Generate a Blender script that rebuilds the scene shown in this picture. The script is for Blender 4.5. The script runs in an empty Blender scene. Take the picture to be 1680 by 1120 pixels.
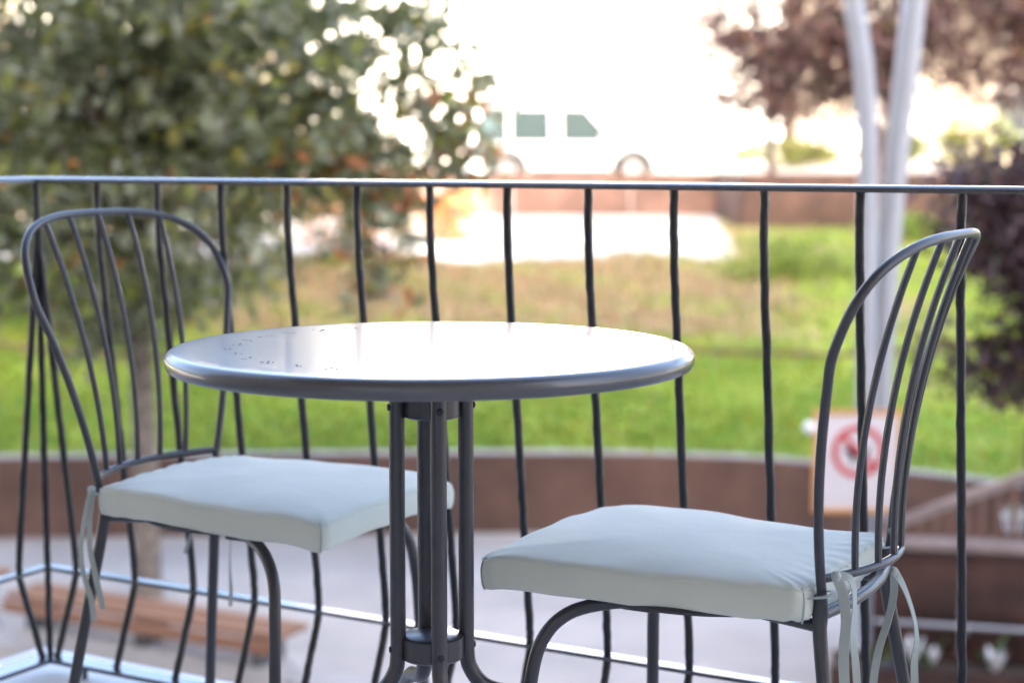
import bpy, bmesh, math, random
import numpy as np
from mathutils import Vector, Matrix

# ------------------------------------------------------------------ camera, world, sun, exposure
SC = bpy.context.scene
COL = SC.collection
F_PX, PITCH, CAM_H = 2836.1, 0.1094, 0.9308          # solved from the table, the railing and the chairs
cam = bpy.data.cameras.new('camera'); cam_ob = bpy.data.objects.new('camera', cam); COL.objects.link(cam_ob)
cam_ob.location = (0, 0, CAM_H); cam_ob.rotation_euler = (math.pi/2 - PITCH, 0, 0)
cam.lens = 50.0; cam.sensor_fit = 'HORIZONTAL'; cam.sensor_width = 50.0*1680/F_PX
cam.clip_start = 0.05; cam.clip_end = 2000
cam.dof.use_dof = True; cam.dof.focus_distance = 1.98; cam.dof.aperture_fstop = 3.0
SC.camera = cam_ob

SUN_EL = math.radians(24.0)
SUN_TRAVEL = math.radians(89.0)                       # heading of the light over the ground (90 = straight away from the camera)
tx_, ty_ = math.cos(SUN_TRAVEL), math.sin(SUN_TRAVEL)
world = bpy.data.worlds.new('World'); SC.world = world; world.use_nodes = True
wn = world.node_tree; wn.nodes.clear()
sky = wn.nodes.new('ShaderNodeTexSky'); sky.sky_type = 'NISHITA'; sky.sun_disc = False
sky.sun_elevation = SUN_EL; sky.sun_rotation = math.atan2(-tx_, -ty_)
sky.air_density = 0.65; sky.dust_density = 5.0; sky.ozone_density = 0.2
bg = wn.nodes.new('ShaderNodeBackground'); bg.inputs['Strength'].default_value = 0.15
wo = wn.nodes.new('ShaderNodeOutputWorld')
wn.links.new(sky.outputs[0], bg.inputs[0]); wn.links.new(bg.outputs[0], wo.inputs[0])
sl = bpy.data.lights.new('sun', 'SUN'); sl.energy = 4.0; sl.angle = math.radians(0.5); sl.color = (1.0, 0.93, 0.82)
so = bpy.data.objects.new('sun', sl); COL.objects.link(so)
so.rotation_euler = Vector((tx_*math.cos(SUN_EL), ty_*math.cos(SUN_EL), -math.sin(SUN_EL))).to_track_quat('-Z', 'Y').to_euler()
so.location = (0, -20, 20)
SC.view_settings.view_transform = 'Standard'; SC.view_settings.look = 'None'
SC.view_settings.exposure = 3.2; SC.view_settings.gamma = 1.0; SC.view_settings.use_curve_mapping = False
SC.render.engine = 'CYCLES'; SC.cycles.use_denoising = True
SC.cycles.max_bounces = 8; SC.cycles.transparent_max_bounces = 8

random.seed(7); RNG = np.random.default_rng(11)

# ------------------------------------------------------------------ pixel helpers (photo pixels, 1680 x 1120)
def ray(u, v):
    return Vector(((u-840)/F_PX, math.cos(PITCH)+(560-v)/F_PX*math.sin(PITCH), -math.sin(PITCH)+(560-v)/F_PX*math.cos(PITCH)))
def at(u, v, y):                                      # the point of that pixel at distance y in front of the camera
    d = ray(u, v); k = y/d.y; return Vector((d.x*k, y, CAM_H+d.z*k))
def on(u, v, z):                                      # the point of that pixel on the level z
    d = ray(u, v); k = (z-CAM_H)/d.z; return Vector((d.x*k, d.y*k, z))

# ------------------------------------------------------------------ mesh helpers
class MB:
    def __init__(s): s.v = []; s.f = []
    def add(s, v, f):
        o = len(s.v); s.v += [tuple(p) for p in v]; s.f += [tuple(i+o for i in q) for q in f]; return s
    def box(s, c, size, rz=0, M=None):
        hx, hy, hz = size[0]/2, size[1]/2, size[2]/2
        v = [Vector((x, y, z)) for x in (-hx, hx) for y in (-hy, hy) for z in (-hz, hz)]
        R = M if M is not None else Matrix.Rotation(rz, 3, 'Z')
        v = [R @ p + Vector(c) for p in v]
        return s.add(v, [(0,1,3,2),(4,6,7,5),(0,4,5,1),(2,3,7,6),(0,2,6,4),(1,5,7,3)])
    def tube(s, pts, r, seg=10, cap=True, jit=0.0):
        pts = [Vector(p) for p in pts]; n = len(pts)
        rs = r if isinstance(r, (list, tuple)) else [r]*n
        T = []
        for i in range(n):
            t = pts[min(i+1, n-1)]-pts[max(i-1, 0)]; T.append(t.normalized())
        a = Vector((0,0,1)) if abs(T[0].z) < .9 else Vector((1,0,0))
        N = (a - T[0]*a.dot(T[0])).normalized(); v = []
        for i in range(n):
            N = (N - T[i]*N.dot(T[i])).normalized(); B = T[i].cross(N)
            for k in range(seg):
                an = 2*math.pi*k/seg; rr = rs[i]*(1+jit*random.uniform(-1, 1))
                v.append(pts[i]+(N*math.cos(an)+B*math.sin(an))*rr)
        f = [(i*seg+k, i*seg+(k+1)%seg, (i+1)*seg+(k+1)%seg, (i+1)*seg+k) for i in range(n-1) for k in range(seg)]
        if cap: f += [tuple(range(seg))[::-1], tuple((n-1)*seg+k for k in range(seg))]
        return s.add(v, f)
    def sweep(s, pts, prof, up=(0,0,1)):              # closed profile (side, up) along a level path with mitred corners
        pts = [Vector(p) for p in pts]; n = len(pts); m = len(prof); up = Vector(up); v = []
        for i in range(n):
            d0 = (pts[i]-pts[i-1]).normalized() if i else None
            d1 = (pts[i+1]-pts[i]).normalized() if i < n-1 else None
            if d0 is None: d0 = d1
            if d1 is None: d1 = d0
            s0, s1 = d0.cross(up).normalized(), d1.cross(up).normalized()
            sd = (s0+s1).normalized(); sd = sd/max(.3, sd.dot(s0))
            for a, b in prof: v.append(pts[i]+sd*a+up*b)
        f = [(i*m+k, i*m+(k+1)%m, (i+1)*m+(k+1)%m, (i+1)*m+k) for i in range(n-1) for k in range(m)]
        f += [tuple(range(m))[::-1], tuple((n-1)*m+k for k in range(m))]
        return s.add(v, f)
    def lathe(s, prof, c=(0,0,0), seg=48):            # (r, z) from the axis to the axis or an open ring
        c = Vector(c); v = []; f = []; m = len(prof)
        for k in range(seg):
            a = 2*math.pi*k/seg
            for r, z in prof: v.append(c+Vector((r*math.cos(a), r*math.sin(a), z)))
        for k in range(seg):
            for i in range(m-1):
                f.append((k*m+i, ((k+1)%seg)*m+i, ((k+1)%seg)*m+i+1, k*m+i+1))
        return s.add(v, f)
    def prism(s, poly, depth, M):                     # polygon in local xz extruded along local y, placed with the matrix M
        n = len(poly)
        v = [M @ Vector((x, -depth/2, z)) for x, z in poly]+[M @ Vector((x, depth/2, z)) for x, z in poly]
        f = [tuple(range(n)), tuple(range(n, 2*n))[::-1]]+[(i, i+n, (i+1)%n+n, (i+1)%n) for i in range(n)]
        return s.add(v, f)
    def mesh(s, name, mat, smooth=True, merge=True, bevel=0):
        me = bpy.data.meshes.new(name); me.from_pydata(s.v, [], s.f)
        bm = bmesh.new(); bm.from_mesh(me)
        if merge: bmesh.ops.remove_doubles(bm, verts=bm.verts, dist=1e-6)
        if bevel: bmesh.ops.bevel(bm, geom=[e for e in bm.edges], offset=bevel, segments=2, affect='EDGES', profile=.6)
        bmesh.ops.recalc_face_normals(bm, faces=bm.faces)
        bm.to_mesh(me); bm.free()
        if smooth:
            me.shade_smooth(); me.set_sharp_from_angle(angle=math.radians(40))
        if mat is not None: me.materials.append(mat)
        return me
    def build(s, name, mat, parent=None, **k):
        return link(name, s.mesh(name, mat, **k), parent)
def link(name, me, parent=None, loc=None, rz=None):
    o = bpy.data.objects.new(name, me); COL.objects.link(o)
    if parent is not None: o.parent = parent
    if loc is not None: o.location = loc
    if rz is not None: o.rotation_euler = (0, 0, rz)
    return o
def thing(name, label, cat, loc=(0,0,0), rz=0, group=None):
    o = link(name, None, None, loc, rz); o.empty_display_size = .1
    return tag(o, label, cat, group)
def tag(o, label, cat, group=None):
    o['label'] = label; o['category'] = cat
    if group: o['group'] = group
    return o
def struct(o): o['kind'] = 'structure'; return o
def spline(c, n=8):
    c = [Vector(p) for p in c]; c = [2*c[0]-c[1]]+c+[2*c[-1]-c[-2]]; o = []
    for i in range(len(c)-3):
        a, b, d, e = c[i:i+4]
        for k in range(n):
            t = k/n; o.append(.5*((2*b)+(d-a)*t+(2*a-5*b+4*d-e)*t*t+(3*b-a-3*d+e)*t**3))
    return o+[c[-2]]

# ------------------------------------------------------------------ materials
def nmat(name):
    m = bpy.data.materials.new(name); m.use_nodes = True; n = m.node_tree.nodes
    return m, m.node_tree, n['Principled BSDF']
def mat(name, col, rough=.5, var=.12, scale=8.0, bump=0.0, bscale=60.0, metal=0.0, coat=0.0, spec=.5, col2=None, detail=6.0, bdist=.002):
    m, t, b = nmat(name); N, L = t.nodes, t.links
    tc = N.new('ShaderNodeTexCoord'); nz = N.new('ShaderNodeTexNoise'); nz.inputs['Scale'].default_value = scale; nz.inputs['Detail'].default_value = detail
    L.new(tc.outputs['Object'], nz.inputs['Vector'])
    cr = N.new('ShaderNodeValToRGB'); cr.color_ramp.elements[0].position = .32; cr.color_ramp.elements[1].position = .68
    lo = tuple(c*(1-var) for c in col); hi = tuple(min(1, c*(1+var)) for c in (col2 or col))
    cr.color_ramp.elements[0].color = (*lo, 1); cr.color_ramp.elements[1].color = (*hi, 1)
    L.new(nz.outputs[0], cr.inputs[0]); L.new(cr.outputs[0], b.inputs['Base Color'])
    b.inputs['Roughness'].default_value = rough; b.inputs['Metallic'].default_value = metal
    b.inputs['Specular IOR Level'].default_value = spec
    if coat: b.inputs['Coat Weight'].default_value = coat; b.inputs['Coat Roughness'].default_value = .12
    if bump:
        n2 = N.new('ShaderNodeTexNoise'); n2.inputs['Scale'].default_value = bscale; n2.inputs['Detail'].default_value = 4
        L.new(tc.outputs['Object'], n2.inputs['Vector'])
        bp = N.new('ShaderNodeBump'); bp.inputs['Strength'].default_value = bump; bp.inputs['Distance'].default_value = bdist
        L.new(n2.outputs[0], bp.inputs['Height']); L.new(bp.outputs[0], b.inputs['Normal'])
    return m
def leaf_mat(name, rough=.30, trans=.42):
    m, t, b = nmat(name); N, L = t.nodes, t.links
    a = N.new('ShaderNodeAttribute'); a.attribute_name = 'leaf_colour'
    L.new(a.outputs['Color'], b.inputs['Base Color']); b.inputs['Roughness'].default_value = rough
    tr = N.new('ShaderNodeBsdfTranslucent'); L.new(a.outputs['Color'], tr.inputs['Color'])
    mx = N.new('ShaderNodeMixShader'); mx.inputs[0].default_value = trans
    L.new(b.outputs[0], mx.inputs[1]); L.new(tr.outputs[0], mx.inputs[2]); L.new(mx.outputs[0], N['Material Output'].inputs[0])
    return m
def fabric(name, col):
    m, t, b = nmat(name); N, L = t.nodes, t.links
    tc = N.new('ShaderNodeTexCoord')
    nz = N.new('ShaderNodeTexNoise'); nz.inputs['Scale'].default_value = 9; nz.inputs['Detail'].default_value = 3
    L.new(tc.outputs['Object'], nz.inputs['Vector'])
    cr = N.new('ShaderNodeValToRGB'); cr.color_ramp.elements[0].position = .3; cr.color_ramp.elements[1].position = .7
    cr.color_ramp.elements[0].color = (*[c*.95 for c in col], 1); cr.color_ramp.elements[1].color = (*[min(1, c*1.03) for c in col], 1)
    L.new(nz.outputs[0], cr.inputs[0]); L.new(cr.outputs[0], b.inputs['Base Color'])
    b.inputs['Roughness'].default_value = .75; b.inputs['Sheen Weight'].default_value = .15
    w1 = N.new('ShaderNodeTexWave'); w1.inputs['Scale'].default_value = 420; w1.bands_direction = 'X'
    w2 = N.new('ShaderNodeTexWave'); w2.inputs['Scale'].default_value = 420; w2.bands_direction = 'Y'
    ad = N.new('ShaderNodeMath'); ad.operation = 'ADD'
    n3 = N.new('ShaderNodeTexNoise'); n3.inputs['Scale'].default_value = 22; n3.inputs['Detail'].default_value = 2
    for w in (w1, w2, n3): L.new(tc.outputs['Object'], w.inputs['Vector'])
    L.new(w1.outputs['Fac'], ad.inputs[0]); L.new(w2.outputs['Fac'], ad.inputs[1])
    b1 = N.new('ShaderNodeBump'); b1.inputs['Strength'].default_value = .12; b1.inputs['Distance'].default_value = .0005
    b2 = N.new('ShaderNodeBump'); b2.inputs['Strength'].default_value = .35; b2.inputs['Distance'].default_value = .004
    L.new(n3.outputs[0], b2.inputs['Height']); L.new(b2.outputs[0], b1.inputs['Normal'])
    L.new(ad.outputs[0], b1.inputs['Height']); L.new(b1.outputs[0], b.inputs['Normal'])
    return m
def wood(name, a, c):
    m, t, b = nmat(name); N, L = t.nodes, t.links
    tc = N.new('ShaderNodeTexCoord'); mp = N.new('ShaderNodeMapping'); mp.inputs['Scale'].default_value = (1.5, 25, 25)
    nz = N.new('ShaderNodeTexNoise'); nz.inputs['Scale'].default_value = 2; nz.inputs['Detail'].default_value = 8
    L.new(tc.outputs['Object'], mp.inputs[0]); L.new(mp.outputs[0], nz.inputs['Vector'])
    cr = N.new('ShaderNodeValToRGB'); cr.color_ramp.elements[0].position = .3; cr.color_ramp.elements[1].position = .7
    cr.color_ramp.elements[0].color = (*a, 1); cr.color_ramp.elements[1].color = (*c, 1)
    L.new(nz.outputs[0], cr.inputs[0]); L.new(cr.outputs[0], b.inputs['Base Color']); b.inputs['Roughness'].default_value = .6
    return m
def lawn_material():
    m, t, b = nmat('lawn'); N, L = t.nodes, t.links
    tc = N.new('ShaderNodeTexCoord'); at_ = N.new('ShaderNodeAttribute'); at_.attribute_name = 'dry'
    n1 = N.new('ShaderNodeTexNoise'); n1.inputs['Scale'].default_value = .9; n1.inputs['Detail'].default_value = 8
    n2 = N.new('ShaderNodeTexNoise'); n2.inputs['Scale'].default_value = .55; n2.inputs['Detail'].default_value = 6
    for n in (n1, n2): L.new(tc.outputs['Object'], n.inputs['Vector'])
    c1 = N.new('ShaderNodeValToRGB'); c1.color_ramp.elements[0].position = .35; c1.color_ramp.elements[1].position = .66
    c1.color_ramp.elements[0].color = (.17, .26, .030, 1); c1.color_ramp.elements[1].color = (.33, .39, .055, 1)
    L.new(n1.outputs[0], c1.inputs[0])
    ad = N.new('ShaderNodeMath'); ad.operation = 'MULTIPLY_ADD'; ad.inputs[1].default_value = 1.0; 
    L.new(at_.outputs['Fac'], ad.inputs[0]); 
    sc = N.new('ShaderNodeMath'); sc.operation = 'MULTIPLY_ADD'; sc.inputs[1].default_value = 2.6; sc.inputs[2].default_value = -1.3
    L.new(n2.outputs[0], sc.inputs[0]); L.new(sc.outputs[0], ad.inputs[2])
    mr = N.new('ShaderNodeMapRange'); mr.inputs['From Min'].default_value = .35; mr.inputs['From Max'].default_value = .8
    L.new(ad.outputs[0], mr.inputs['Value'])
    mx = N.new('ShaderNodeMix'); mx.data_type = 'RGBA'; L.new(mr.outputs[0], mx.inputs[0])
    L.new(c1.outputs[0], mx.inputs[6]); mx.inputs[7].default_value = (.40, .30, .16, 1)
    L.new(mx.outputs[2], b.inputs['Base Color']); b.inputs['Roughness'].default_value = .9; b.inputs['Specular IOR Level'].default_value = .15
    bp = N.new('ShaderNodeBump'); bp.inputs['Strength'].default_value = .8; bp.inputs['Distance'].default_value = .06
    n3 = N.new('ShaderNodeTexNoise'); n3.inputs['Scale'].default_value = 18; n3.inputs['Detail'].default_value = 6
    L.new(tc.outputs['Object'], n3.inputs['Vector']); L.new(n3.outputs[0], bp.inputs['Height']); L.new(bp.outputs[0], b.inputs['Normal'])
    return m

M_FRAME = mat('slate_grey_paint', (.036, .035, .042), .38, .08, 30, bump=.06, bscale=220, coat=.15)
M_TOP = mat('slate_grey_tabletop_paint', (.060, .061, .070), .34, .06, 5, bump=.03, bscale=160, coat=.6)
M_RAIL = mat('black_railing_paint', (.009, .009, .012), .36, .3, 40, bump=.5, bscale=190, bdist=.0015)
M_RAILTOP = mat('grey_railing_paint', (.060, .061, .070), .22, .25, 25, bump=.25, bscale=120, bdist=.001, coat=.9)  # lighter and glossier than the paint of the bars
M_DARK = mat('punched_hole_dark', (.02, .02, .024), .7)
M_HOLE = mat('punched_mark_grey', (.20, .20, .23), .6)
M_CUSH = fabric('pale_mint_canvas', (.57, .605, .535))
M_TIE = fabric('pale_mint_tape', (.36, .40, .375))
M_SEAM = mat('cushion_seam', (.36, .41, .385), .8)
M_LEDGE = mat('white_stone_ledge', (.78, .77, .75), .45, .05, 6, bump=.1, bscale=80)
M_FLOOR = mat('pale_floor_tile', (.70, .66, .63), .5, .08, 4, bump=.1)
M_GROUT = mat('grout', (.42, .40, .38), .8)
M_STUCCO = mat('cream_stucco', (.40, .33, .26), .9, .06, 3, bump=.4, bscale=90)
M_WHITEWALL = mat('white_render', (.80, .77, .72), .9, .03, 2, bump=.2, bscale=60)
M_PLAZA = mat('pale_compacted_sand', (.47, .425, .385), .9, .13, 1.3, bump=.5, bscale=70, bdist=.006)
M_CONC = mat('pale_concrete', (.46, .43, .41), .85, .12, 4, bump=.3, bscale=50)
M_ROAD = mat('light_street_concrete', (.52, .49, .45), .85, .08, 1.5, bump=.3, bscale=40)
M_ASPH = mat('worn_asphalt', (.20, .19, .18), .85, .15, 2.5, bump=.4, bscale=60)
M_CORTEN = mat('brown_weathered_steel', (.115, .062, .046), .75, .2, 1.8, bump=.2, bscale=30, col2=(.145, .080, .060))
M_CORTEND = mat('dark_weathered_steel', (.036, .014, .010), .5, .4, 3.0, bump=.2, bscale=30, col2=(.060, .026, .018))
M_CORTENM = mat('deep_brown_weathered_steel', (.055, .028, .021), .85, .25, 1.8, bump=.2, bscale=30, col2=(.08, .042, .032))
M_STEELCAP = mat('dusty_steel_cap', (.26, .20, .185), .5, .15, 6)
M_SLAT = mat('brown_steel_slat', (.17, .095, .07), .6, .15, 5)
M_WOOD = wood('reddish_bench_wood', (.22, .095, .048), (.36, .18, .10))
M_BARK = mat('grey_brown_bark', (.15, .115, .09), .9, .3, 14, bump=.8, bscale=40, bdist=.01, col2=(.24, .20, .165))
M_BARKD = mat('dark_plum_bark', (.055, .035, .032), .9, .3, 14, bump=.8, bscale=40, bdist=.01)
M_LEAF = leaf_mat('green_leaf'); M_PLUM = leaf_mat('plum_leaf', .36, .2)
M_PETAL = mat('white_petal', (.80, .80, .82), .6, .03); M_BLUE = mat('blue_petal', (.10, .12, .42), .6, .1)
M_SOIL = mat('soil', (.05, .035, .025), .95, .3, 20, bump=.5)
M_GALV = mat('galvanised_grey_pole', (.40, .415, .455), .42, .06, 3, metal=.25)
M_SIGNW = mat('sign_white', (.74, .70, .72), .5, .03); M_SIGNR = mat('sign_red', (.60, .055, .065), .5, .04)
M_SIGNO = mat('sign_orange_frame', (.72, .34, .10), .5, .06); M_BLACK = mat('black_print', (.02, .02, .022), .6)
M_LAMPW = mat('white_opal_globe', (.85, .85, .85), .25, .01)
M_CAR = mat('white_car_paint', (.82, .82, .82), .25, .01, coat=.6); M_TYRE = mat('black_tyre', (.03, .03, .03), .85)
M_RIM = mat('bright_alloy', (.62, .62, .63), .3, .02, metal=.7); M_GLASS = mat('dark_car_glass', (.05, .075, .075), .12, .05)
M_TRIM = mat('grey_trim', (.10, .095, .09), .6); M_RED = mat('red_lens', (.5, .02, .02), .2); M_LENS = mat('clear_lens', (.8, .8, .8), .1)
M_WIN = mat('window_glass', (.06, .07, .07), .06, .05); M_SHUT = mat('pale_shutter', (.72, .70, .66), .6, .04)
M_ROOF = mat('terracotta_roof', (.45, .20, .11), .85, .15)

# ------------------------------------------------------------------ the setting: terrain levels
PLAZA_Z = -2.60
WALL_PX = [(-500, 775), (-200, 760), (0, 753), (300, 750), (700, 746), (1000, 746), (1200, 752), (1340, 762), (1500, 778), (1680, 800), (1900, 838), (2300, 930)]
WALL_TOP = -1.87
wall_pts = [on(u, v, WALL_TOP) for u, v in WALL_PX]
wall_pts = spline(wall_pts, 8)
WX = np.array([p.x for p in wall_pts]); WY = np.array([p.y for p in wall_pts])
def wall_y(x): return float(np.interp(x, WX, WY))
def sstep(a, b, x):
    t = min(1, max(0, (x-a)/(b-a))); return t*t*(3-2*t)
def yend(x): return 26.2 + 8.6*sstep(3.3, 4.3, x) + .25*math.sin(1.3*x) + .12*math.sin(3.1*x+1)
def lawn_z(x, y):
    wy = wall_y(x)
    yy = 16+(y-wy)*4.0/(20.0-wy) if y < 20 else y
    z = float(np.interp(yy, [16, 17.5, 20, 23, 26, 30, 36], [-1.90, -1.72, -1.38, -1.02, -.69, -.50, -.22]))
    z += (.05*math.sin(.9*x+.4*y)+.035*math.sin(1.7*x-1.1*y+2)+.02*math.sin(3.3*x+2.7*y))*sstep(0, 2.5, y-wy)
    z += .30*math.exp(-((x-5.0)/1.1)**2-((y-27.0)/2.2)**2)
    return z
g = MB().add([(-400, -400, -3.0), (400, -400, -3.0), (400, 400, -3.0), (-400, 400, -3.0)], [(0,1,2,3)])
struct(g.build('ground', M_CONC, smooth=False))
g = MB().add([(-30, -1.5, PLAZA_Z), (30, -18, PLAZA_Z), (30, 26, PLAZA_Z), (-30, 26, PLAZA_Z)], [(0,1,2,3)])
struct(g.build('plaza', M_PLAZA, smooth=False))
# lawn sheet
nx, ny = 120, 80; xs = np.linspace(-17, 13.5, nx); V = []; DRY = []
for j in range(ny):
    for x in xs:
        wy = wall_y(x)+.06; ye = yend(x); y = wy+(ye-wy)*j/(ny-1)
        V.append((x, y, lawn_z(x, y)))
        d = 1.5*math.exp(-((x-1.4)/3.0)**2)*sstep(20.2, 21.8, y) + .95*math.exp(-((x+2.4)/1.6)**2)*sstep(20.3, 22.0, y)+.5*sstep(25.2, 26.2, y)*(1-sstep(3, 4, x))
        DRY.append(min(1.0, d))
for i in range(nx): V.append((V[(ny-1)*nx+i][0], V[(ny-1)*nx+i][1]+.15, V[(ny-1)*nx+i][2]-.5)); DRY.append(.8)
Fc = [(j*nx+i, j*nx+i+1, (j+1)*nx+i+1, (j+1)*nx+i) for j in range(ny) for i in range(nx-1)]
me = bpy.data.meshes.new('lawn'); me.from_pydata(V, [], Fc); me.shade_smooth()
a_ = me.attributes.new('dry', 'FLOAT', 'POINT'); a_.data.foreach_set('value', DRY)
M_LAWN = lawn_material(); me.materials.append(M_LAWN)
struct(link('lawn', me))
# lower street, upper street
def road_z(y): return float(np.interp(y, [25.6, 26.6, 35], [-1.10, -.76, -.36]))
V = []; R_ = []
for y in (25.6, 26.6, 29, 32, 35): V += [(-40, y, road_z(y)), (40, y, road_z(y))]
struct(MB().add(V, [(2*i, 2*i+1, 2*i+3, 2*i+2) for i in range(4)]).build('lower_street', M_ROAD, smooth=False))
struct(MB().add([(-90, 35.2, .20), (90, 35.2, .20), (90, 60, .55), (-90, 60, .55)], [(0,1,2,3)]).build('upper_street', M_ROAD, smooth=False))
struct(MB().add([(-90, 42.0, .42), (90, 42.0, .42), (90, 60, .69), (-90, 60, .69), (-90, 42.0, .28), (90, 42.0, .28)], [(0,1,2,3), (4,5,1,0)]).build('far_pavement', M_CONC, smooth=False))

# grass blades on the lawn (uncountable)
def grass(n, seed):
    r = np.random.default_rng(seed); vs = []; cs = []
    x = r.uniform(-7, 9.5, n); t = r.random(n)
    for xi, ti in zip(x, t):
        wy = wall_y(xi)+.1; ye = yend(xi); y = wy+(ye-wy)*ti
        z = lawn_z(xi, y)-.01
        d = 1.5*math.exp(-((xi-1.4)/3.0)**2)*sstep(20.2, 21.8, y) + .95*math.exp(-((xi+2.4)/1.6)**2)*sstep(20.3, 22.0, y)+.5*sstep(25.2, 26.2, y)*(1-sstep(3, 4, xi))
        dry = r.random() < d*.8*(.75+.4*math.sin(2.3*xi+1.9*y))
        for b in range(2):
            an = r.uniform(0, 6.28); h = r.uniform(.04, .11)*(1.5 if dry else 1); w = r.uniform(.012, .03)
            ox, oy = r.normal(0, .05, 2)
            px, py = xi+ox, y+oy; lx, ly = r.normal(0, .05, 2)
            vs += [(px-w*math.cos(an), py-w*math.sin(an), z), (px+w*math.cos(an), py+w*math.sin(an), z), (px+lx, py+ly, z+h)]
            c = (.42*r.uniform(.7, 1.1), .32*r.uniform(.7, 1.1), .16, 1) if dry else (.23*r.uniform(.6, 1.6), .33*r.uniform(.75, 1.25), .04, 1)
            cs += [c, c, c]
    v = np.array(vs); m = bpy.data.meshes.new('grass'); nf = len(v)//3
    m.vertices.add(len(v)); m.vertices.foreach_set('co', v.ravel())
    m.loops.add(len(v)); m.loops.foreach_set('vertex_index', np.arange(len(v)))
    m.polygons.add(nf); m.polygons.foreach_set('loop_start', np.arange(0, len(v), 3)); m.update(); m.validate()
    a = m.attributes.new('leaf_colour', 'FLOAT_COLOR', 'POINT'); a.data.foreach_set('color', np.array(cs).ravel())
    m.materials.append(M_LEAF)
    o = link('grass', m); o['kind'] = 'stuff'; o['label'] = 'short green lawn grass with dry tan patches near the crest'; o['category'] = 'grass'
grass(26000, 3)

# ------------------------------------------------------------------ foliage
def leaf_mesh(name, centres, sizes, pal, seed, mtl, upbias=.7, wratio=.5, colour_of=None):
    r = np.random.default_rng(seed); n = len(centres)
    d = r.normal(size=(n, 3)); d[:, 2] = d[:, 2]*.7-.45; d /= np.linalg.norm(d, axis=1)[:, None]
    u = r.normal(size=(n, 3)); u[:, 2] += upbias*2; u -= d*(u*d).sum(1)[:, None]; u /= np.linalg.norm(u, axis=1)[:, None]
    s = np.cross(d, u); L = sizes[:, None]; W = L*wratio*.5
    p0 = centres-d*L*.5; p2 = centres+d*L*.5-u*L*.12
    pa = centres-d*L*.02+s*W+u*L*.06; pb = centres-d*L*.02-s*W+u*L*.06
    v = np.stack([p0, pa, p2, pb], 1).reshape(-1, 3)
    idx = (np.arange(n)[:, None]*4+np.array([0, 1, 2, 0, 2, 3])).ravel()
    m = bpy.data.meshes.new(name); m.vertices.add(len(v)); m.vertices.foreach_set('co', v.ravel())
    m.loops.add(len(idx)); m.loops.foreach_set('vertex_index', idx)
    m.polygons.add(2*n); m.polygons.foreach_set('loop_start', np.arange(0, len(idx), 3)); m.update(); m.validate()
    pal = np.array(pal, float); w = pal[:, 3]/pal[:, 3].sum(); k = r.choice(len(pal), n, p=w)
    c = pal[k, :3]*r.uniform(.75, 1.3, (n, 1))
    if colour_of is not None: c = colour_of(centres, c, r)
    c = np.concatenate([c, np.ones((n, 1))], 1).repeat(4, 0)
    a = m.attributes.new('leaf_colour', 'FLOAT_COLOR', 'POINT'); a.data.foreach_set('color', c.astype(np.float32).ravel())
    m.materials.append(mtl); return m
def crown_points(c, rad, ncl, per, spread, seed, gap=.0, shell=2.4, clip=None):
    r = np.random.default_rng(seed); out = []; cl = []
    c = np.array(c); rad = np.array(rad); tries = 0
    while len(cl) < ncl and tries < ncl*20:
        tries += 1
        d = r.normal(size=3); d /= np.linalg.norm(d); q = d*r.random()**(1/shell)
        p = c+q*rad
        if clip is not None and not clip(p, r): continue
        n = math.sin(2.1*p[0]+1.3*p[2]+seed)+math.sin(1.7*p[1]-2.3*p[2])+math.sin(2.9*p[2]+.7*p[0]+2*seed)
        if n < gap*3-1.6: continue
        cl.append(p)
    for p in cl:
        k = int(per*r.uniform(.6, 1.4)); o = r.normal(size=(k, 3))*spread*np.array([1, 1, .75]); out.append(p+o)
    return np.array(cl), np.concatenate(out)
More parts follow.
